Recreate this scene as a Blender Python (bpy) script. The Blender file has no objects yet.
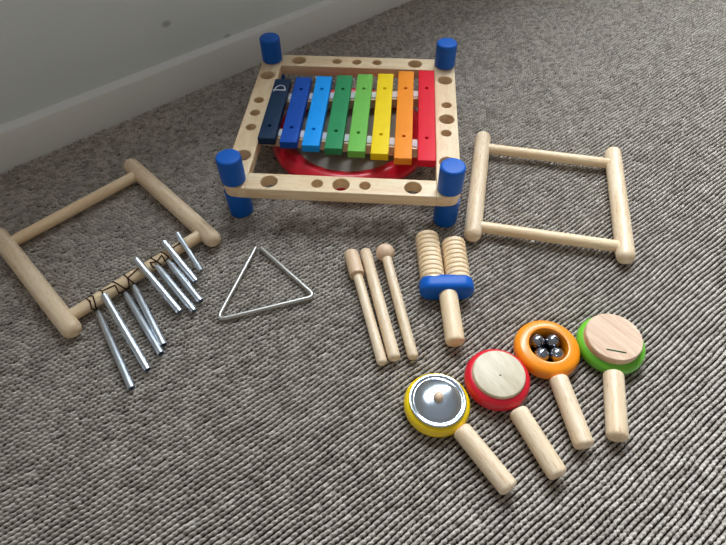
import bpy, bmesh, math, random
import numpy as np
from mathutils import Vector, Matrix, Quaternion
random.seed(4)
PI = math.pi
C = bpy.context.scene.collection
SC = bpy.context.scene

# ------------------------------------------------------------------ materials
def lin(r, g, b):
    f = lambda c: (c/255/12.92) if c/255 <= .04045 else ((c/255+.055)/1.055)**2.4
    return (f(r), f(g), f(b), 1)

def new_mat(name):
    m = bpy.data.materials.new(name); m.use_nodes = True
    nt = m.node_tree; b = nt.nodes['Principled BSDF']
    return m, nt, b

def paint(name, rgb, rough=.4, spec=.5, coat=0, var=.06, bump=.05, scale=60):
    m, nt, b = new_mat(name)
    c = lin(*rgb)
    tc = nt.nodes.new('ShaderNodeTexCoord')
    n = nt.nodes.new('ShaderNodeTexNoise'); n.inputs['Scale'].default_value = scale; n.inputs['Detail'].default_value = 4
    nt.links.new(tc.outputs['Object'], n.inputs['Vector'])
    r = nt.nodes.new('ShaderNodeMix'); r.data_type = 'RGBA'
    r.inputs[6].default_value = tuple(x*(1-var) for x in c[:3])+(1,); r.inputs[7].default_value = tuple(min(1, x*(1+var)) for x in c[:3])+(1,)
    nt.links.new(n.outputs['Fac'], r.inputs[0]); nt.links.new(r.outputs[2], b.inputs['Base Color'])
    b.inputs['Roughness'].default_value = rough
    b.inputs['Specular IOR Level'].default_value = spec
    b.inputs['Coat Weight'].default_value = coat; b.inputs['Coat Roughness'].default_value = .15
    if bump:
        bp = nt.nodes.new('ShaderNodeBump'); bp.inputs['Strength'].default_value = bump; bp.inputs['Distance'].default_value = .001
        nt.links.new(n.outputs['Fac'], bp.inputs['Height']); nt.links.new(bp.outputs['Normal'], b.inputs['Normal'])
    return m

def wood(name, light, dark, axis='z', rough=.42, fleck=.5):
    """pale beech: long soft streaks and short flecks along the grain"""
    m, nt, b = new_mat(name)
    tc = nt.nodes.new('ShaderNodeTexCoord')
    oi = nt.nodes.new('ShaderNodeObjectInfo')
    add = nt.nodes.new('ShaderNodeVectorMath'); add.operation = 'ADD'
    mul = nt.nodes.new('ShaderNodeVectorMath'); mul.operation = 'SCALE'; mul.inputs['Scale'].default_value = 7.0
    comb = nt.nodes.new('ShaderNodeCombineXYZ')
    for i in range(3): nt.links.new(oi.outputs['Random'], comb.inputs[i])
    nt.links.new(comb.outputs[0], mul.inputs[0])
    nt.links.new(tc.outputs['Object'], add.inputs[0]); nt.links.new(mul.outputs[0], add.inputs[1])
    def mapped(al, ac):
        mp = nt.nodes.new('ShaderNodeMapping')
        s = [ac, ac, ac]; s['xyz'.index(axis)] = al
        mp.inputs['Scale'].default_value = s
        nt.links.new(add.outputs[0], mp.inputs['Vector']); return mp
    n1 = nt.nodes.new('ShaderNodeTexNoise'); n1.inputs['Scale'].default_value = 1; n1.inputs['Detail'].default_value = 5; n1.inputs['Distortion'].default_value = .6
    nt.links.new(mapped(9, 95).outputs[0], n1.inputs['Vector'])
    n2 = nt.nodes.new('ShaderNodeTexNoise'); n2.inputs['Scale'].default_value = 1; n2.inputs['Detail'].default_value = 2
    nt.links.new(mapped(70, 900).outputs[0], n2.inputs['Vector'])
    mx = nt.nodes.new('ShaderNodeMix'); mx.data_type = 'RGBA'
    mx.inputs[6].default_value = lin(*light); mx.inputs[7].default_value = lin(*dark)
    cr = nt.nodes.new('ShaderNodeValToRGB'); cr.color_ramp.elements[0].position = .35; cr.color_ramp.elements[1].position = .72
    nt.links.new(n1.outputs['Fac'], cr.inputs[0]); nt.links.new(cr.outputs[0], mx.inputs[0])
    m2 = nt.nodes.new('ShaderNodeMix'); m2.data_type = 'RGBA'; m2.blend_type = 'MULTIPLY'
    c2 = nt.nodes.new('ShaderNodeValToRGB'); c2.color_ramp.elements[0].position = .3; c2.color_ramp.elements[1].position = .45
    c2.color_ramp.elements[0].color = (.72, .6, .48, 1); c2.color_ramp.elements[1].color = (1, 1, 1, 1)
    m2.inputs[0].default_value = fleck
    nt.links.new(n2.outputs['Fac'], c2.inputs[0]); nt.links.new(mx.outputs[2], m2.inputs[6]); nt.links.new(c2.outputs[0], m2.inputs[7])
    nt.links.new(m2.outputs[2], b.inputs['Base Color'])
    b.inputs['Roughness'].default_value = rough
    b.inputs['Coat Weight'].default_value = .08; b.inputs['Coat Roughness'].default_value = .35
    bp = nt.nodes.new('ShaderNodeBump'); bp.inputs['Strength'].default_value = .12; bp.inputs['Distance'].default_value = .0006
    nt.links.new(n1.outputs['Fac'], bp.inputs['Height']); nt.links.new(bp.outputs['Normal'], b.inputs['Normal'])
    return m

def metal(name, rgb, rough=.2, bump=0):
    m, nt, b = new_mat(name)
    b.inputs['Metallic'].default_value = 1
    tc = nt.nodes.new('ShaderNodeTexCoord'); n = nt.nodes.new('ShaderNodeTexNoise'); n.inputs['Scale'].default_value = 90
    nt.links.new(tc.outputs['Object'], n.inputs['Vector'])
    mr = nt.nodes.new('ShaderNodeMapRange'); mr.inputs['To Min'].default_value = rough*.75; mr.inputs['To Max'].default_value = rough*1.3
    nt.links.new(n.outputs['Fac'], mr.inputs['Value']); nt.links.new(mr.outputs[0], b.inputs['Roughness'])
    b.inputs['Base Color'].default_value = lin(*rgb)
    if bump:
        bp = nt.nodes.new('ShaderNodeBump'); bp.inputs['Strength'].default_value = bump; bp.inputs['Distance'].default_value = .002
        nt.links.new(n.outputs['Fac'], bp.inputs['Height']); nt.links.new(bp.outputs['Normal'], b.inputs['Normal'])
    return m

WL, WD = (244, 220, 184), (232, 198, 154)
WZ = wood('beech_z', WL, WD, 'z'); WX = wood('beech_x', WL, WD, 'x'); WY = wood('beech_y', WL, WD, 'y')
W_ROD = wood('beech_rod', (240, 219, 190), (222, 192, 154), 'z', fleck=.9)
W_END = wood('beech_block', (232, 200, 160), (214, 178, 136), 'x')
W_PLATE = wood('ash_plate', (222, 210, 186), (200, 184, 156), 'x', rough=.55, fleck=.6)
W_PINK = wood('alder_plate', (232, 204, 178), (204, 164, 134), 'x', rough=.5, fleck=.4)
W_CAP = wood('beech_cap', (236, 206, 174), (224, 188, 152), 'z')
W_BALL = wood('beech_ball', (234, 204, 176), (222, 184, 150), 'z')
BLUE = paint('blue_paint', (0, 92, 190), .45, .3, 0)
M_RED = paint('red_paint', (218, 16, 44), .35, .5, .25)
M_YEL = paint('yellow_paint', (250, 212, 8), .35, .5, .2)
M_ORA = paint('orange_paint', (250, 146, 16), .35, .5, .2)
M_GRN = paint('green_paint', (106, 190, 44), .35, .5, .2)
STEEL = metal('steel_rod', (196, 194, 190), .42)
ALU = metal('chime_metal', (220, 228, 238), .36)
DISH = metal('cymbal_metal', (214, 224, 236), .15)
BELL = metal('bell_metal', (168, 172, 182), .2, .12)
NAIL = metal('nail_metal', (215, 215, 215), .3)
CORD = paint('cord_brown', (46, 26, 20), .9, .1)
DARK = paint('dark_void', (14, 12, 11), .9, .1)
FELT = paint('white_felt', (226, 226, 232), .9, .2, scale=300)

# ------------------------------------------------------------------ mesh helpers
def finish(name, bm, mat, parent=None, loc=None, quat=None, sharp=38):
    bmesh.ops.recalc_face_normals(bm, faces=bm.faces[:])
    for f in bm.faces: f.smooth = True
    for e in bm.edges:
        if len(e.link_faces) == 2 and e.calc_face_angle(0) > math.radians(sharp): e.smooth = False
    me = bpy.data.meshes.new(name); bm.to_mesh(me); bm.free()
    me.materials.append(mat)
    o = bpy.data.objects.new(name, me); C.objects.link(o)
    if loc is not None: o.location = loc
    if quat is not None: o.rotation_mode = 'QUATERNION'; o.rotation_quaternion = quat
    if parent: o.parent = parent
    return o

def thing(name, label, cat, loc=(0, 0, 0), rz=0, group=None):
    o = bpy.data.objects.new(name, None); C.objects.link(o)
    o.empty_display_size = .03
    o.location = loc; o.rotation_euler = (0, 0, rz)
    o['label'] = label; o['category'] = cat
    if group: o['group'] = group
    return o

def lathe_bm(profile, segs=48, bm=None):
    bm = bm or bmesh.new()
    rings = []
    for z, r in profile:
        if r < 1e-6: rings.append([bm.verts.new((0, 0, z))])
        else: rings.append([bm.verts.new((r*math.cos(2*PI*i/segs), r*math.sin(2*PI*i/segs), z)) for i in range(segs)])
    for a, b in zip(rings, rings[1:]):
        if len(a) == 1 and len(b) == 1: continue
        for i in range(segs):
            j = (i+1) % segs
            if len(a) == 1: bm.faces.new((a[0], b[j], b[i]))
            elif len(b) == 1: bm.faces.new((a[i], a[j], b[0]))
            else: bm.faces.new((a[i], a[j], b[j], b[i]))
    return bm

def ring_bm(section, segs=72):
    """closed section [(r,z)...] swept round the z axis"""
    bm = bmesh.new(); n = len(section)
    R = [[bm.verts.new((r*math.cos(2*PI*i/segs), r*math.sin(2*PI*i/segs), z)) for r, z in section] for i in range(segs)]
    for i in range(segs):
        a, b = R[i], R[(i+1) % segs]
        for k in range(n): bm.faces.new((a[k], b[k], b[(k+1) % n], a[(k+1) % n]))
    return bm

def arc(cx, cy, r, a0, a1, n):
    return [(cx+r*math.cos(math.radians(a0+(a1-a0)*i/n)), cy+r*math.sin(math.radians(a0+(a1-a0)*i/n))) for i in range(n+1)]

def rod_profile(L, r, f0, f1, n=6):
    """(z, r) with rounded ends of fillet f0 and f1"""
    p = [(0, 0)]
    p += [(f0-f0*math.cos(t*PI/2/n), r-f0+f0*math.sin(t*PI/2/n)) for t in range(n+1)]
    p += [(L*k/6, r) for k in range(1, 6) if f0 < L*k/6 < L-f1]
    p += [(L-f1+f1*math.sin(t*PI/2/n), r-f1+f1*math.cos(t*PI/2/n)) for t in range(n+1)]
    p += [(L, 0)]
    out = []
    for q in p:
        if out and abs(q[0]-out[-1][0]) < 1e-7 and abs(q[1]-out[-1][1]) < 1e-7: continue
        out.append(q)
    return out

def along(p0, p1):
    return Vector((0, 0, 1)).rotation_difference(Vector(p1)-Vector(p0))

def rod(name, p0, p1, r, f0, f1, mat, parent=None, segs=40):
    L = (Vector(p1)-Vector(p0)).length
    return finish(name, lathe_bm(rod_profile(L, r, f0, f1), segs), mat, parent, p0, along(p0, p1))

def sweep_bm(pts, r, segs=12, bm=None, closed=False):
    bm = bm or bmesh.new()
    P = [Vector(p) for p in pts]; n = len(P)
    T = []
    for i in range(n):
        a = P[i-1] if (i > 0 or closed) else P[i]
        b = P[(i+1) % n] if (i < n-1 or closed) else P[i]
        T.append((b-a).normalized())
    up = Vector((0, 0, 1)) if abs(T[0].z) < .9 else Vector((1, 0, 0))
    N = (up-T[0]*up.dot(T[0])).normalized(); rings = []
    for i in range(n):
        if i: N = T[i-1].rotation_difference(T[i]) @ N
        B = T[i].cross(N)
        rings.append([bm.verts.new(P[i]+(N*math.cos(2*PI*k/segs)+B*math.sin(2*PI*k/segs))*r) for k in range(segs)])
    rr = list(zip(rings, rings[1:])) + ([(rings[-1], rings[0])] if closed else [])
    for a, b in rr:
        for k in range(segs):
            j = (k+1) % segs
            bm.faces.new((a[k], a[j], b[j], b[k]))
    if not closed:
        bm.faces.new(rings[0][::-1]); bm.faces.new(rings[-1])
    return bm

def round_path(pts, rad, n=6):
    """open polyline with rounded inner corners"""
    P = [Vector(p) for p in pts]; out = [P[0]]
    for a, b, c in zip(P, P[1:], P[2:]):
        u = (a-b).normalized(); v = (c-b).normalized()
        half = u.angle(v)/2; d = rad/math.tan(half)
        s = b+u*d; e = b+v*d
        for k in range(n+1):
            t = k/n; out.append((s*(1-t)+b*t)*(1-t)+(b*(1-t)+e*t)*t)
    out.append(P[-1]); return out

def rrect(x0, x1, y0, y1, radii, n=8):
    """outline, counter-clockwise from lower left; radii for (ll, lr, ur, ul); returns function of inset"""
    def f(ins):
        pts = []
        for (cx, cy, sx, sy, a0), r in zip(((x0, y0, 1, 1, 180), (x1, y0, -1, 1, 270), (x1, y1, -1, -1, 0), (x0, y1, 1, -1, 90)), radii):
            rr = max(r-ins, 1e-5)
            k = max(r, ins)
            pts += arc(cx+sx*k if r > ins else cx+sx*(ins+1e-5), cy+sy*k if r > ins else cy+sy*(ins+1e-5), rr, a0, a0+90, n if r > .001 else 2)
        return pts
    return f

def plate_bm(outline, holes, steps, bm=None, hole_seg=36, hc=.0008, bottom=True):
    """outline(inset) -> points; holes [(x,y,r)]; steps [(inset, z)] from bottom face to top face; holes go right through"""
    bm = bm or bmesh.new()
    def loop(pts, z): return [bm.verts.new((x, y, z)) for x, y in pts]
    def edges(vs): return [bm.edges.get((vs[i], vs[(i+1) % len(vs)])) or bm.edges.new((vs[i], vs[(i+1) % len(vs)])) for i in range(len(vs))]
    def skin(a, b):
        for i in range(len(a)):
            j = (i+1) % len(a); bm.faces.new((a[i], a[j], b[j], b[i]))
    L = [loop(outline(i), z) for i, z in steps]
    for a, b in zip(L, L[1:]): skin(a, b)
    z0, z1 = steps[0][1], steps[-1][1]
    bot, top = edges(L[0]), edges(L[-1])
    for x, y, r in holes:
        c = min(hc, r*.2)
        H = [loop(arc(x, y, rr, 0, 360*(hole_seg-1)/hole_seg, hole_seg-1), z) for rr, z in ((r+c, z0), (r, z0+c), (r, z1-c), (r+c, z1))]
        for a, b in zip(H, H[1:]): skin(b, a)
        bot += edges(H[0]); top += edges(H[-1])
    bmesh.ops.triangle_fill(bm, edges=bot, use_beauty=True, normal=(0, 0, -1))
    bmesh.ops.triangle_fill(bm, edges=top, use_beauty=True, normal=(0, 0, 1))
    return bm

def chamfer(z0, z1, c, n=3):
    s = [(c*(1-math.sin(k*PI/2/n)), z0+c*(1-math.cos(k*PI/2/n))) for k in range(n+1)]
    t = [(c*(1-math.cos(k*PI/2/n)), z1-c*(1-math.sin(k*PI/2/n))) for k in range(n+1)]
    return s+t

# ------------------------------------------------------------------ the setting
WALL_P = Vector((.1392, 1.5088, 0)); WALL_A = math.atan2(1.5088-.8134, .1392+.7108)
wd = np.array([math.cos(WALL_A), math.sin(WALL_A)]); wn = np.array([wd[1], -wd[0]])       # wn points into the room

def carpet():
    """woven loop pile: rows of yarn loops as real relief"""
    A = math.radians(36.5); e = np.array([math.cos(A), math.sin(A)]); n = np.array([-e[1], e[0]])
    du, dv = .00145, .00100
    poly = np.array([(-.56, .02), (.56, .02), (1.25, 1.62), (1.25, 2.25), (.139+.9*wd[0], 1.509+.9*wd[1]), (-1.15, .45)])
    cu = poly@e; cv = poly@n
    us = np.arange(cu.min(), cu.max(), du); vs = np.arange(cv.min(), cv.max(), dv)
    U, V = np.meshgrid(us, vs, indexing='ij')
    X = U*e[0]+V*n[0]; Y = U*e[1]+V*n[1]
    # slow wobble of the rows, rows, loops within a row with their own phase and length
    Vw = V + .0011*np.sin(U*23+np.sin(V*31)) + .0005*np.sin(U*91+V*47)
    pitch = .0068
    row = np.floor(Vw/pitch); fv = Vw/pitch-row
    rng = np.random.default_rng(5); NR = 4096
    ph = rng.random(NR); ri = (row.astype(int)) % NR
    ll = .0074
    uu = U/ll + ph[ri] + .22*np.sin(U*60+ph[ri]*40) + (fv-.5)*.60
    loop = np.floor(uu); fu = uu-loop
    hsh = (ri*7919+loop.astype(int)*104729) % NR
    hl = rng.random(NR); hgt = .78+.22*hl[hsh]
    # each yarn loop is a bead, longer than wide, with a narrow gap to the next row
    wv = .325+(.05+.06*hl[(hsh*13+5) % NR])*np.sin(PI*fu)
    cross = np.sqrt(np.clip(1-((fv-.5)/wv)**2, 0, 1))
    lng = .48+.52*np.sqrt(np.clip(1-((fu-.5)/.47)**2, 0, 1))
    rng2 = rng.random(NR)
    fine = .05*np.sin(U*2900+hl[hsh]*30+V*1500)*(cross > .3)
    Hh = cross*lng*hgt+fine
    gap = (rng2[hsh] < .05)
    Hh = np.where(gap, Hh*.5, Hh)
    Z = -.0076+.0074*np.clip(Hh, 0, 1.02)
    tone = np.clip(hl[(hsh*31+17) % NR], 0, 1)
    tone = np.where(cross*lng < .22, -1.2, tone)                     # backing cloth between the loops, darkened to carry part of the gaps' shade
    # keep the quads inside the polygon and on the room side of the wall
    def inside(X, Y):
        m = np.ones(X.shape, bool)
        for a, b in zip(poly, np.roll(poly, -1, 0)):
            m &= ((b[0]-a[0])*(Y-a[1])-(b[1]-a[1])*(X-a[0])) >= -.004
        d = (X-WALL_P.x)*wn[0]+(Y-WALL_P.y)*wn[1]
        return m & (d > -.006)
    M = inside(X, Y); Q = M[:-1, :-1] & M[1:, :-1] & M[:-1, 1:] & M[1:, 1:]
    idx = -np.ones(X.shape, np.int64)
    used = np.zeros(X.shape, bool)
    for s in ((slice(None, -1), slice(None, -1)), (slice(1, None), slice(None, -1)), (slice(1, None), slice(1, None)), (slice(None, -1), slice(1, None))): used[s] |= Q
    idx[used] = np.arange(used.sum())
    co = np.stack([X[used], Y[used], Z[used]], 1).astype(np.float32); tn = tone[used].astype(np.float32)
    q = np.stack([idx[:-1, :-1][Q], idx[1:, :-1][Q], idx[1:, 1:][Q], idx[:-1, 1:][Q]], 1)
    nv = len(co)
    # plain carpet round about, a little lower
    big = [(-3, -1.5), (3.2, -1.5), (3.2, 4.0), (.139+2.6*wd[0]-.0*wn[0], 1.509+2.6*wd[1]), (.139-3.4*wd[0], 1.509-3.4*wd[1])]
    co = np.concatenate([co, np.array([(x, y, -.0080) for x, y in big], np.float32)]); tn = np.concatenate([tn, np.full(5, .5, np.float32)])
    me = bpy.data.meshes.new('floor')
    me.vertices.add(len(co)); me.vertices.foreach_set('co', co.ravel())
    nq = len(q); me.loops.add(nq*4+5); me.polygons.add(nq+1)
    me.loops.foreach_set('vertex_index', np.concatenate([q.ravel(), np.arange(nv, nv+5)]).astype(np.int32))
    me.polygons.foreach_set('loop_start', np.concatenate([np.arange(nq)*4, [nq*4]]).astype(np.int32))
    me.polygons.foreach_set('use_smooth', np.ones(nq+1, bool))
    me.update(calc_edges=True)
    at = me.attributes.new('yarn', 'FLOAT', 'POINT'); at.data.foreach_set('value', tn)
    o = bpy.data.objects.new('floor', me); C.objects.link(o); o['kind'] = 'structure'
    m, nt, b = new_mat('carpet_yarn')
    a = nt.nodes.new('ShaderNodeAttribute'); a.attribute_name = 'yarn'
    tc = nt.nodes.new('ShaderNodeTexCoord'); ns = nt.nodes.new('ShaderNodeTexNoise'); ns.inputs['Scale'].default_value = 420; ns.inputs['Detail'].default_value = 3
    nt.links.new(tc.outputs['Object'], ns.inputs['Vector'])
    big_n = nt.nodes.new('ShaderNodeTexNoise'); big_n.inputs['Scale'].default_value = 26; big_n.inputs['Detail'].default_value = 3
    nt.links.new(tc.outputs['Object'], big_n.inputs['Vector'])
    s1 = nt.nodes.new('ShaderNodeMath'); s1.operation = 'MULTIPLY_ADD'; s1.inputs[1].default_value = .45
    nt.links.new(a.outputs['Fac'], s1.inputs[0])
    s2 = nt.nodes.new('ShaderNodeMath'); s2.operation = 'MULTIPLY'; s2.inputs[1].default_value = .45; nt.links.new(ns.outputs['Fac'], s2.inputs[0])
    s3 = nt.nodes.new('ShaderNodeMath'); s3.operation = 'MULTIPLY_ADD'; s3.inputs[1].default_value = .35; nt.links.new(big_n.outputs['Fac'], s3.inputs[0]); nt.links.new(s2.outputs[0], s3.inputs[2])
    nt.links.new(s3.outputs[0], s1.inputs[2])
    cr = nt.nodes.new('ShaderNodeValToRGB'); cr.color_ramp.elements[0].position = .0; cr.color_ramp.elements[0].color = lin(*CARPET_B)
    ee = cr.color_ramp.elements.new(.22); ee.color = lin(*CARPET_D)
    cr.color_ramp.elements[-1].position = .85; cr.color_ramp.elements[-1].color = lin(*CARPET_L)
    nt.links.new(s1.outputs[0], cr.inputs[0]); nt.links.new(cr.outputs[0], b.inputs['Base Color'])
    b.inputs['Roughness'].default_value = .95; b.inputs['Specular IOR Level'].default_value = .15
    b.inputs['Sheen Weight'].default_value = .1
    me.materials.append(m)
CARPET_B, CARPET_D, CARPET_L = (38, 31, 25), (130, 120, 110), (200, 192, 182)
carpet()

def wall_paint(name, rgb, rough=.6, marks=True):
    m, nt, b = new_mat(name)
    tc = nt.nodes.new('ShaderNodeTexCoord')
    n = nt.nodes.new('ShaderNodeTexNoise'); n.inputs['Scale'].default_value = 5; n.inputs['Detail'].default_value = 8
    nt.links.new(tc.outputs['Object'], n.inputs['Vector'])
    mx = nt.nodes.new('ShaderNodeMix'); mx.data_type = 'RGBA'; c = lin(*rgb)
    mx.inputs[6].default_value = tuple(x*.93 for x in c[:3])+(1,); mx.inputs[7].default_value = tuple(x*1.05 for x in c[:3])+(1,)
    nt.links.new(n.outputs['Fac'], mx.inputs[0]); last = mx.outputs[2]
    if marks:                                                        # scuffs
        mp = nt.nodes.new('ShaderNodeMapping'); mp.inputs['Scale'].default_value = (1, 1, 1.6); nt.links.new(tc.outputs['Object'], mp.inputs['Vector'])
        v = nt.nodes.new('ShaderNodeTexVoronoi'); v.inputs['Scale'].default_value = 9; nt.links.new(mp.outputs[0], v.inputs['Vector'])
        cr = nt.nodes.new('ShaderNodeValToRGB'); cr.color_ramp.elements[0].position = .07; cr.color_ramp.elements[1].position = .13
        cr.color_ramp.elements[0].color = (.45, .45, .45, 1); cr.color_ramp.elements[1].color = (0, 0, 0, 1)
        nt.links.new(v.outputs['Distance'], cr.inputs[0])
        m2 = nt.nodes.new('ShaderNodeMix'); m2.data_type = 'RGBA'; m2.inputs[7].default_value = lin(96, 92, 86)
        nt.links.new(cr.outputs[0], m2.inputs[0]); nt.links.new(last, m2.inputs[6]); last = m2.outputs[2]
    nt.links.new(last, b.inputs['Base Color']); b.inputs['Roughness'].default_value = rough
    n2 = nt.nodes.new('ShaderNodeTexNoise'); n2.inputs['Scale'].default_value = 160; nt.links.new(tc.outputs['Object'], n2.inputs['Vector'])
    bp = nt.nodes.new('ShaderNodeBump'); bp.inputs['Strength'].default_value = .12; bp.inputs['Distance'].default_value = .002
    nt.links.new(n2.outputs['Fac'], bp.inputs['Height']); nt.links.new(bp.outputs['Normal'], b.inputs['Normal'])
    return m

M_WALL = wall_paint('wall_paint', (222, 231, 234)); M_BASE = wall_paint('trim_paint', (236, 238, 238), .4, False)
# wall: local x runs along it, local y away from the room
WX0, WX1, SILL, HEAD = -.60, 2.3, 1.45, 2.50
bm = bmesh.new()
def box(bm, x0, x1, y0, y1, z0, z1):
    v = [bm.verts.new((x, y, z)) for x in (x0, x1) for y in (y0, y1) for z in (z0, z1)]
    for f in ((0, 1, 3, 2), (4, 6, 7, 5), (0, 4, 5, 1), (2, 3, 7, 6), (0, 2, 6, 4), (1, 5, 7, 3)): bm.faces.new([v[i] for i in f])
T0, T1 = .014, .13
box(bm, -3.4, WX0, T0, T1, -.006, 2.75); box(bm, WX1, 3.2, T0, T1, -.006, 2.75)
box(bm, WX0, WX1, T0, T1, -.006, SILL); box(bm, WX0, WX1, T0, T1, HEAD, 2.75)
w = finish('wall_back', bm, M_WALL); w.location = WALL_P; w.rotation_euler = (0, 0, WALL_A); w['kind'] = 'structure'
bm = bmesh.new()
prof = [(.0, -.006), (.0, .0690), (.0012, .0722), (.0035, .0740), (.0145, .0800), (.0145, -.006)]
a = [bm.verts.new((-3.4, y, z)) for y, z in prof]; b_ = [bm.verts.new((3.2, y, z)) for y, z in prof]
for i in range(len(prof)):
    j = (i+1) % len(prof); bm.faces.new((a[i], a[j], b_[j], b_[i]))
bm.faces.new(a); bm.faces.new(b_[::-1])
w = finish('baseboard_back', bm, M_BASE, sharp=60); w.location = WALL_P; w.rotation_euler = (0, 0, WALL_A); w['kind'] = 'structure'
bm = bmesh.new()
for x0, x1 in ((WX0, WX0+.04), ((WX0+WX1)/2-.02, (WX0+WX1)/2+.02), (WX1-.04, WX1)): box(bm, x0, x1, .07, .11, SILL+.04, HEAD-.04)
box(bm, WX0, WX1, .07, .11, HEAD-.04, HEAD); box(bm, WX0, WX1, .07, .11, SILL, SILL+.04)
w = finish('unseen_window_1', bm, M_BASE); w.location = WALL_P; w.rotation_euler = (0, 0, WALL_A); w['kind'] = 'structure'  # unseen window, put in high so the light falls off toward the wall

# ------------------------------------------------------------------ music table
TB = thing('music_table', 'square wooden music table with rainbow xylophone bars, a red rimmed drum and blue corner posts', 'toy instrument',
           (-.0211, .8745, 0), -.0808)
ZT, ZB = .0741, .0521
LG, SM = .0148, .0098
def beam(x0, x1, y0, y1, radii, holes, mat):
    return finish('frame_beam', plate_bm(rrect(x0, x1, y0, y1, radii), holes, chamfer(ZB, ZT, .0016)), mat, TB)
YF, YR = -.2110, .2160
beam(-.2060, -.1635, YF, YR, (.030, 0.0002, .0002, .030), [(-.1855, .1340, LG), (-.1865, .0450, SM), (-.186, .0030, SM), (-.185, -.0425, SM), (-.1835, -.1245, LG)], WY)
beam(.1635, .2060, YF, YR, (.0002, .030, .030, .0002), [(.1850, .1365, LG), (.1862, .0500, SM), (.1852, .0045, LG), (.1835, -.0383, SM), (.1835, -.1215, LG)], WY)
beam(-.1633, .1633, YF, -.1700, (.0002,)*4, [(-.1238, -.1905, LG), (-.0404, -.1905, SM), (.0006, -.1905, LG), (.0417, -.1905, SM), (.1234, -.1905, LG)], WX)
beam(-.1633, .1633, .1730, YR, (.0002,)*4, [(-.1281, .1955, LG), (-.0455, .1955, SM), (-.0025, .1955, SM), (.0408, .1955, SM), (.1223, .1955, LG)], WX)
for x in (-.185, .185):
    for y in (-.1905, .1925):
        rod('corner_cap', (x, y, ZT+.0015), (x, y, .1262), .0212, .0015, .0045, BLUE, TB)
        rod('corner_foot', (x, y, .0), (x, y, ZB), .0212, .003, .0005, BLUE, TB)
        rod('corner_dowel', (x, y, ZB-.004), (x, y, ZT+.004), .0185, .0003, .0003, WZ, TB)
# rails that carry the bars
for (ya, yb) in ((.0602, .0930), (-.0495, -.0703)):
    L = .3268; ang = math.atan2(yb-ya, .327)
    q = Quaternion((0, 0, 1), ang); c = (0, (ya+yb)/2, 0)
    r = finish('rail', plate_bm(rrect(-L/2, L/2, -.0145, .0145, (.0002,)*4), [], chamfer(.0490, .0690, .0008)), WX, TB, c, q)
    finish('felt_strip', plate_bm(rrect(-L/2+.006, L/2-.006, -.0095, .0095, (.0002,)*4), [], chamfer(.0690, .0712, .0004)), FELT, r)
BARS = [('navy', (16, 46, 78), .1020, -.0900), ('blue', (0, 76, 176), .1110, -.0985), ('sky blue', (0, 158, 255), .1175, -.1055), ('dark green', (44, 146, 92), .1235, -.1110),
        ('light green', (116, 192, 82), .1300, -.1160), ('yellow', (250, 214, 4), .1345, -.1205), ('orange', (253, 146, 28), .1460, -.1300), ('red', (230, 16, 44), .1515, -.1335)]
for i, (nm, rgb, yr, yf) in enumerate(BARS):
    x = -.1460+i*.0417; hw = .0158
    s = i/7
    yh1 = .0660+s*.0215; yh0 = -.0520-s*.0185
    mb = paint('bar_'+nm.replace(' ', '_'), rgb, .5, .25, .0)
    b = finish('tone_bar', plate_bm(rrect(-hw, hw, yf, yr, (.0012,)*4, 3), [(0, yh1, .0034), (0, yh0, .0034)], chamfer(.0712, .0862, .0012), hole_seg=16, hc=.0005), mb, TB, (x, 0, 0))
    b['label'] = nm+' wooden tone bar'
    for yh in (yh0, yh1):
        finish('nail', lathe_bm([(.0650, 0), (.0650, .0012), (.0800, .0012), (.0800, .0024), (.0815, .0018), (.0820, 0)], 14), NAIL, b, (0, yh, 0))
    if i == 0:      # the white letter on the navy bar, a D lying on its back
        bm = bmesh.new()
        pts = [(-.0095, .076, .0866)] + [(.0001+.0105*math.cos(t), .0622+.0165*math.sin(t), .0866) for t in np.linspace(PI, 0, 17)] + [(.0099, .076, .0866)]
        sweep_bm(pts[1:-1], .0009, 8, bm); sweep_bm([(-.0125, .0622, .0866), (.0112, .0622, .0866)], .0013, 8, bm); sweep_bm([(-.0112, .0622, .0866), (-.0120, .0575, .0866)], .0011, 8, bm)
        finish('letter', bm, FELT, b)
# drum below the bars
sec = [(.116, .020), (.148, .020)] + arc(.146, .030, .0105, -80, 60, 8) + [(.146, .0440), (.138, .0490), (.132, .0490), (.126, .0450), (.1185, .0425), (.1165, .0405)]
rim = finish('drum_rim', ring_bm(sec, 96), M_RED, TB, (.001, -.002, 0))
M_HEAD, nt, bb = new_mat('drum_head_film')
bb.inputs['Base Color'].default_value = lin(186, 178, 168); bb.inputs['Metallic'].default_value = .15; bb.inputs['Roughness'].default_value = .2
tc = nt.nodes.new('ShaderNodeTexCoord'); nn = nt.nodes.new('ShaderNodeTexNoise'); nn.inputs['Scale'].default_value = 12; nt.links.new(tc.outputs['Object'], nn.inputs['Vector'])
bp = nt.nodes.new('ShaderNodeBump'); bp.inputs['Strength'].default_value = .15; bp.inputs['Distance'].default_value = .004
nt.links.new(nn.outputs['Fac'], bp.inputs['Height']); nt.links.new(bp.outputs['Normal'], bb.inputs['Normal'])
finish('drum_head', lathe_bm([(.0345, 0), (.0345, .1158), (.0395, .1162), (.0405, .1150), (.0395, .1135), (.0392, 0)], 96), M_HEAD, rim)

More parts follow.
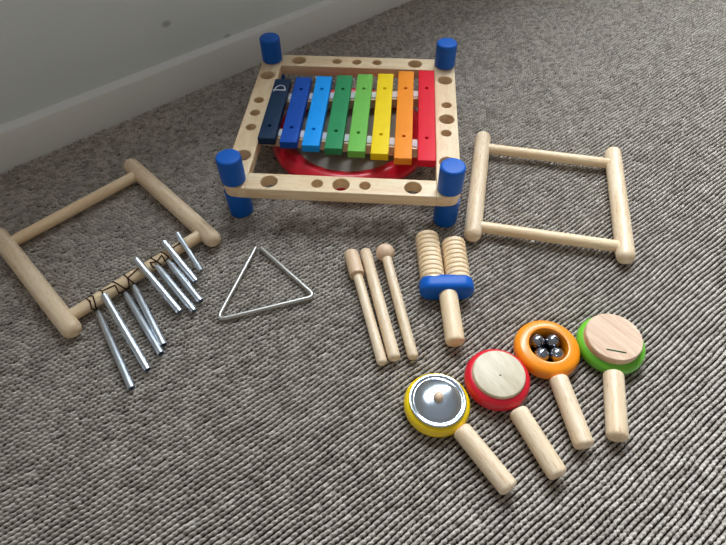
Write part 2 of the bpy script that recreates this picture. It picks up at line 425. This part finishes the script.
# ------------------------------------------------------------------ dowel frames
def dowel_frame(root, w, h, ext0=.0310, ext1=.0405, off=(0, 0)):
    R, r, z = .0152, .0100, .0154
    for sx in (-1, 1):
        q = sx*w/2+off[0 if sx < 0 else 1]
        rod('side_rod', (q, -h/2-ext0, z), (q, h/2+ext1, z), R, .0135, .0125, W_ROD, root)
    for sy in (-1, 1):
        rod('cross_rod', (-w/2+.004, sy*h/2, z), (w/2-.008, sy*h/2, z), r, .001, .001, WZ, root)
FR = thing('dowel_frame', 'plain open rectangle of pale wooden rods, nothing hung on it, right of the music table', 'toy part', (.3408, .7176, 0), -.2129, 'wooden rod frames')
dowel_frame(FR, .254, .2154, .0320, .0425, (-.0005, -.0025))
CF = thing('chime_frame', 'wooden rod rectangle with nine metal chime tubes tied along one rod', 'wind chime', (-.4381, .6222, 0), .7746, 'wooden rod frames')
dowel_frame(CF, .254, .2154, .0345, .0420, (-.0045, -.0020))
ca, sa = math.cos(.7746), math.sin(.7746)
def to_cf(p):
    dx, dy = p[0]+.4381, p[1]-.6222
    return Vector((dx*ca+dy*sa, -dx*sa+dy*ca, p[2]))
TUBES = [((-.4159, .4755, .0054), (-.3286, .3430, .0054)), ((-.4024, .4912, .0261), (-.3129, .3720, .0054)), ((-.3809, .5084, .0086), (-.2992, .3982, .0054)),
         ((-.3681, .5190, .0129), (-.2991, .4129, .0054)), ((-.3663, .5560, .0337), (-.2866, .4726, .0054)), ((-.3362, .5521, .0224), (-.2646, .4738, .0054)),
         ((-.3214, .5649, .0194), (-.2578, .4923, .0054)), ((-.3292, .5920, .0354), (-.2728, .5323, .0054)), ((-.3113, .6109, .0363), (-.2690, .5557, .0045))]
for i, (p0, p1) in enumerate(TUBES):
    a, b = to_cf(p0)+Vector((0, 0, .0006)), to_cf(p1)+Vector((0, 0, .0005)); L = (b-a).length; r = .0055 if i < 8 else .0043; t = .0007
    over = i in (4, 7, 8)
    k = .62 if i in (0, 2, 3, 5, 6) else 1
    pr = [(0, r*k-t), (0, r*k), (.012, r), (L, r), (L, r-t), (.012, r-t), (0, r*k-t)]
    bm = lathe_bm(pr, 28); bmesh.ops.remove_doubles(bm, verts=bm.verts[:], dist=1e-6)
    finish('chime_tube', bm, ALU, CF, a, along(a, b))
# the brown cord: wraps over the cross rod (s along the rod, phi round it: 0 away, 90 top, 180 front)
def on_rod(s, phi, r=.0107): return Vector((s, -.1077+r*math.cos(math.radians(phi)), .0154+r*math.sin(math.radians(phi))))
def wrap(seq):
    out = []
    for (s0, f0), (s1, f1) in zip(seq, seq[1:]):
        n = max(2, int(abs(f1-f0)/12)+2)
        out += [on_rod(s0+(s1-s0)*k/n, f0+(f1-f0)*k/n) for k in range(n)]
    out.append(on_rod(*seq[-1])); return out
bm = bmesh.new()
top = [to_cf(p0)+Vector((0, 0, .0045)) for p0, p1 in TUBES]
S = [
    wrap([(-.0900, -20), (-.0875, 116), (-.0922, 177)]) + [top[0]],
    wrap([(-.0860, 20), (-.0792, 86), (-.0850, 175)]) + [top[0]],
    wrap([(-.0680, 10), (-.0646, 92), (-.0442, 109), (-.0468, 200)]) + [top[2]],
    wrap([(-.0646, 92), (-.0665, 125)]) + [top[1]],
    wrap([(-.0439, 30), (-.0418, 88), (-.0335, 210)]) + [top[2]],
    wrap([(-.0229, 116), (-.0290, 205)]) + [top[2]+Vector((.004, 0, 0))],
    wrap([(-.0007, 92), (-.0229, 116), (-.0182, 215)]) + [top[3]],
    wrap([(-.0240, 10), (-.0229, 116)]),
    wrap([(.0189, 157), (.0190, 104), (.0288, 131), (.0414, 103), (.0400, 168)]) + [top[6]],
    wrap([(.0250, 10), (.0262, 85), (.0323, 182)]),
    wrap([(.0440, 10), (.0449, 71), (.0485, 155)]) + [top[6]],
    wrap([(.0189, 157), (.0230, 175)]) + [top[5]],
    wrap([(.0530, 80), (.0611, 100), (.0770, 100), (.0800, 60)]),
]
for p in S: sweep_bm(p, .0010, 8, bm)
bmesh.ops.create_icosphere(bm, subdivisions=2, radius=.0017, matrix=Matrix.Translation(on_rod(-.0875, 110)))
bmesh.ops.create_icosphere(bm, subdivisions=2, radius=.0014, matrix=Matrix.Translation(on_rod(-.0229, 112)))
finish('cord', bm, CORD, CF)

# ------------------------------------------------------------------ triangle
P = round_path([(-.1838, .6045, .0038), (-.2275, .4575, .0038), (-.0765, .5010, .0038), (-.1750, .6045, .0038)], .0085)
tri = finish('triangle', sweep_bm(P, .0035, 14), STEEL)
tri['label'] = 'thin bent steel rod triangle with one open corner lying on the carpet'; tri['category'] = 'triangle'

# ------------------------------------------------------------------ sticks
g = 'wooden beaters and sticks'
ST = thing('drumstick', 'wooden drumstick with a thick cylindrical cap at its far end', 'drumstick', (-.0202, .5849, 0), 0, g)
def loc(o, p): return (p[0]-o.location.x, p[1]-o.location.y, p[2])
rod('shaft', loc(ST, (-.0105, .5430, .0117)), loc(ST, (.0271, .3745, .0080)), .0078, .001, .0055, W_ROD, ST)
rod('cap', loc(ST, (-.0205, .5850, .0126)), loc(ST, (-.0095, .5355, .0126)), .0123, .006, .0006, W_CAP, ST)
SK = rod('wooden_stick', (.0040, .5910, .0097), (.0447, .3815, .0097), .0094, .005, .0055, W_ROD)
SK['label'] = 'plain thick round wooden stick lying against the capped drumstick'; SK['category'] = 'stick'; SK['group'] = g
ML = thing('mallet', 'thin wooden mallet with a round ball head', 'mallet', (.0374, .583, 0), 0, g)
rod('shaft', loc(ML, (.0385, .5740, .0158)), loc(ML, (.0722, .3835, .0083)), .0081, .001, .0055, W_ROD, ML)
finish('ball_head', lathe_bm([(-.0156*math.cos(t), max(0, .0156*math.sin(t)) if 0 < t < PI-.001 else 0) for t in np.linspace(0, PI, 25)], 40), W_BALL, ML, loc(ML, (.0376, .5800, .0158)))

# ------------------------------------------------------------------ ribbed tone block
GU = thing('guiro', 'twin ribbed wooden cylinders joined by a blue block with a wooden handle', 'guiro', (.132, .495, 0), 0)
def ribbed(p0, p1, nr):
    L = (Vector(p1)-Vector(p0)).length; R = .0198; pr = [(0, 0)]
    pitch = .0093; z = 0; R0 = R-.0021
    first = True
    while z < L-.001:
        zz = [(z+pitch*.5-pitch*.44*math.cos(t), R0+.0021*math.sin(t)**.45) for t in np.linspace(0, PI, 11)]
        if first: pr.append((z+pitch*.04, R0-.0005)); first = False
        pr += [(a, max(r, R0)) for a, r in zz if a < L]
        z += pitch
    pr += [(L, R0), (L, 0)]
    return finish('ribbed_cylinder', lathe_bm(pr, 48), WZ, GU, loc(GU, p0), along(p0, p1), sharp=60)
ribbed((.1092, .6105, .0200), (.1112, .5100, .0200), 11)
ribbed((.1525, .5955, .0200), (.1518, .5100, .0200), 9)
stad = rrect(-.0430, .0430, -.0195, .0195, (.0190,)*4, 12)
finish('blue_block', plate_bm(stad, [], chamfer(-.0150, .0150, .010, 6)), BLUE, GU, loc(GU, (.1312, .5035, .0205)), Quaternion((1, 0, 0), PI/2), sharp=50)
rod('handle', loc(GU, (.1325, .4905, .0200)), loc(GU, (.1348, .4040, .0148)), .0145, .001, .0055, WZ, GU)

# ------------------------------------------------------------------ four handled discs
HG = 'handled disc instruments in a row'
def disc_tool(name, label, cx, cy, hs, he, hr=.0133):
    o = thing(name, label, 'rattle', (cx, cy, 0), 0, HG)
    rod('handle', loc(o, hs), loc(o, he), hr, .0050, .0060, W_ROD, o)
    return o
def rim_section(R, inner, h=.0250, floor=None):
    return [(inner, .002), (R-.007, .0)] + arc(R-.0115, .0115, .0115, -60, 0, 5) + arc(R-.0115, h-.0125, .0115, 0, 72, 7) + [(R-.0125, h-.0008), (inner+.003, h), (inner+.0008, h-.0006), (inner, h-.002)]

# yellow, with the small cymbal
Y = disc_tool('cymbal_shaker', 'yellow disc with a shiny silver cymbal on it and a wooden handle', .0985, .3105, (.1262, .2752, .0137), (.1785, .1962, .0137))
finish('rim', ring_bm(rim_section(.0452, .020, .0262)), M_YEL, Y)
cy = finish('cymbal', lathe_bm([(.0215, 0), (.0215, .036), (.0262, .0385), (.0272, .0385), (.0276, .0372), (.0274, .0350), (.0264, .0335), (.0262, .0322), (.0276, .0306), (.0296, .0270), (.0316, .0210), (.0328, .0150), (.0335, .0080), (.0337, 0)], 72), DISH, Y, sharp=60)
finish('peg', lathe_bm([(.031, 0), (.031, .0045), (.034, .006), (.0375, .0066), (.0405, .0058), (.0425, .0036), (.0432, 0)], 24), W_CAP, Y)
# red, with the pale clapper
R_ = disc_tool('clapper', 'red disc holding a pale wooden plate with one tiny dark hole and a handle', .1862, .3462, (.2062, .3005, .0137), (.2423, .2120, .0137))
finish('rim', ring_bm(rim_section(.0455, .015, .0288)), M_RED, R_)
pl = finish('wooden_plate', lathe_bm([(.019, 0), (.019, .0365), (.0300, .0365), (.0325, .0352), (.0332, .0335), (.0332, 0)], 72), W_PLATE, R_, (0, 0, 0), Quaternion((0, 0, 1), 2.1), sharp=30)
finish('peg_hole', lathe_bm([(.0325, 0), (.0325, .0013), (.0334, .0013), (.0334, 0)], 14), DARK, pl, (-.0035, .0015, 0))
# orange, with the bells
O = disc_tool('bell_rattle', 'orange ring with four silver jingle bells inside and a wooden handle', .2668, .3942, (.2724, .3480, .0137), (.2840, .2482, .0137))
finish('rim', ring_bm(rim_section(.0472, .0275, .0262)), M_ORA, O)
bell_base = finish('backing', lathe_bm([(.0015, 0), (.0015, .0275), (.0035, .0275), (.0035, 0)], 40), DARK, O)  # near-black disc closing the bottom of the ring under the bells
for bx, by, rz in ((-.0118, .0112, .4), (.0108, .0118, 1.1), (-.0104, -.0114, 2.3), (.0118, -.0110, 2.9)):
    bm = lathe_bm([(-.0113*math.cos(t), max(0, .0113*math.sin(t)) if 0 < t < PI-.001 else 0) for t in np.linspace(0, PI, 19)], 32)
    q = Quaternion((0, 0, 1), rz) @ Quaternion((1, 0, 0), .9)
    be = finish('bell', bm, BELL, O, (bx, by, .0150), q)
    bm = bmesh.new()
    for ph in (0, PI/2):
        pts = [(.0111*math.cos(t)*math.cos(ph), .0111*math.cos(t)*math.sin(ph), .0111*math.sin(t)) for t in np.linspace(.1*PI, .9*PI, 15)]
        sweep_bm(pts, .0007, 6, bm)
    finish('slot', bm, DARK, be)
    finish('band', ring_bm([(.0111, -.0006), (.0116, -.0003), (.0116, .0003), (.0111, .0006)], 32), BELL, be)
# green, with the thick plate and the slot
G_ = disc_tool('clap_disc', 'green disc under a thick wooden plate with a dark slot and a handle', .3625, .4010, (.3522, .3540, .0137), (.3292, .2585, .0137), .0140)
finish('rim', ring_bm(rim_section(.0485, .015)), M_GRN, G_)
bm = lathe_bm([(.0215, 0), (.0215, .0388), (.0225, .0398), (.0335, .0398), (.0350, .0386), (.0352, 0)], 72)
pl = finish('wooden_plate', bm, W_PINK, G_, (-.0020, .0005, 0), Quaternion((0, 0, 1), -.9), sharp=30)
bm = plate_bm(rrect(-.0135, .0135, -.0010, .0010, (.0009,)*4), [], [(0, .0340), (0, .0354)])
sl = finish('slot', bm, paint('slot_green', (30, 70, 40), .8, .1), pl, None, None)
sl.location = Quaternion((0, 0, 1), .9) @ Vector((-.0045, -.0245, 0)); sl.rotation_mode = 'QUATERNION'; sl.rotation_quaternion = Quaternion((0, 0, 1), .9-.24)

# ------------------------------------------------------------------ light
wm = Matrix.Translation(WALL_P) @ Matrix.Rotation(WALL_A, 4, 'Z')
L = bpy.data.lights.new('daylight', 'AREA'); L.shape = 'RECTANGLE'; L.size = WX1-WX0-.1; L.size_y = HEAD-SILL-.1
L.energy = 290; L.color = (.86, .94, 1)  # area lamp in the unseen window, set for the falloff over the floor
lo = bpy.data.objects.new('unseen_window_daylight', L); C.objects.link(lo)
lo.matrix_world = wm @ Matrix.Translation(((WX0+WX1)/2, .125, (SILL+HEAD)/2)) @ Matrix.Rotation(-PI/2, 4, 'X')
wr = bpy.data.worlds.new('room'); SC.world = wr; wr.use_nodes = True
nt = wr.node_tree; bg = nt.nodes['Background']
tc = nt.nodes.new('ShaderNodeTexCoord'); sp = nt.nodes.new('ShaderNodeSeparateXYZ'); cr = nt.nodes.new('ShaderNodeValToRGB')
nt.links.new(tc.outputs['Generated'], sp.inputs[0]); nt.links.new(sp.outputs['Z'], cr.inputs[0]); nt.links.new(cr.outputs[0], bg.inputs[0])
cr.color_ramp.elements[0].position = .0; cr.color_ramp.elements[0].color = (.44, .385, .32, 1)        # dim warm room
cr.color_ramp.elements[1].position = 1; cr.color_ramp.elements[1].color = (.36, .38, .40, 1)          # pale ceiling
e = cr.color_ramp.elements.new(.6); e.color = (.27, .245, .21, 1)
e = cr.color_ramp.elements.new(.85); e.color = (.32, .335, .35, 1)
bg.inputs[1].default_value = .75

# ------------------------------------------------------------------ camera
cam = bpy.data.cameras.new('camera'); co = bpy.data.objects.new('camera', cam); C.objects.link(co)
cam.sensor_width = 36; cam.lens = 536/726*36; cam.clip_start = .01
p, r = .9039, -.0121
fw = Vector((0, math.cos(p), -math.sin(p))); up = Vector((0, math.sin(p), math.cos(p))); rt = Vector((1, 0, 0))
rt2 = rt*math.cos(r)+up*math.sin(r); up2 = up*math.cos(r)-rt*math.sin(r)
M = Matrix((rt2, up2, -fw)).transposed().to_4x4(); M.translation = (0, 0, .7)
co.matrix_world = M
SC.camera = co
SC.view_settings.view_transform = 'Standard'; SC.view_settings.look = 'None'; SC.view_settings.gamma = 1
SC.view_settings.use_curve_mapping = False; SC.view_settings.exposure = 0
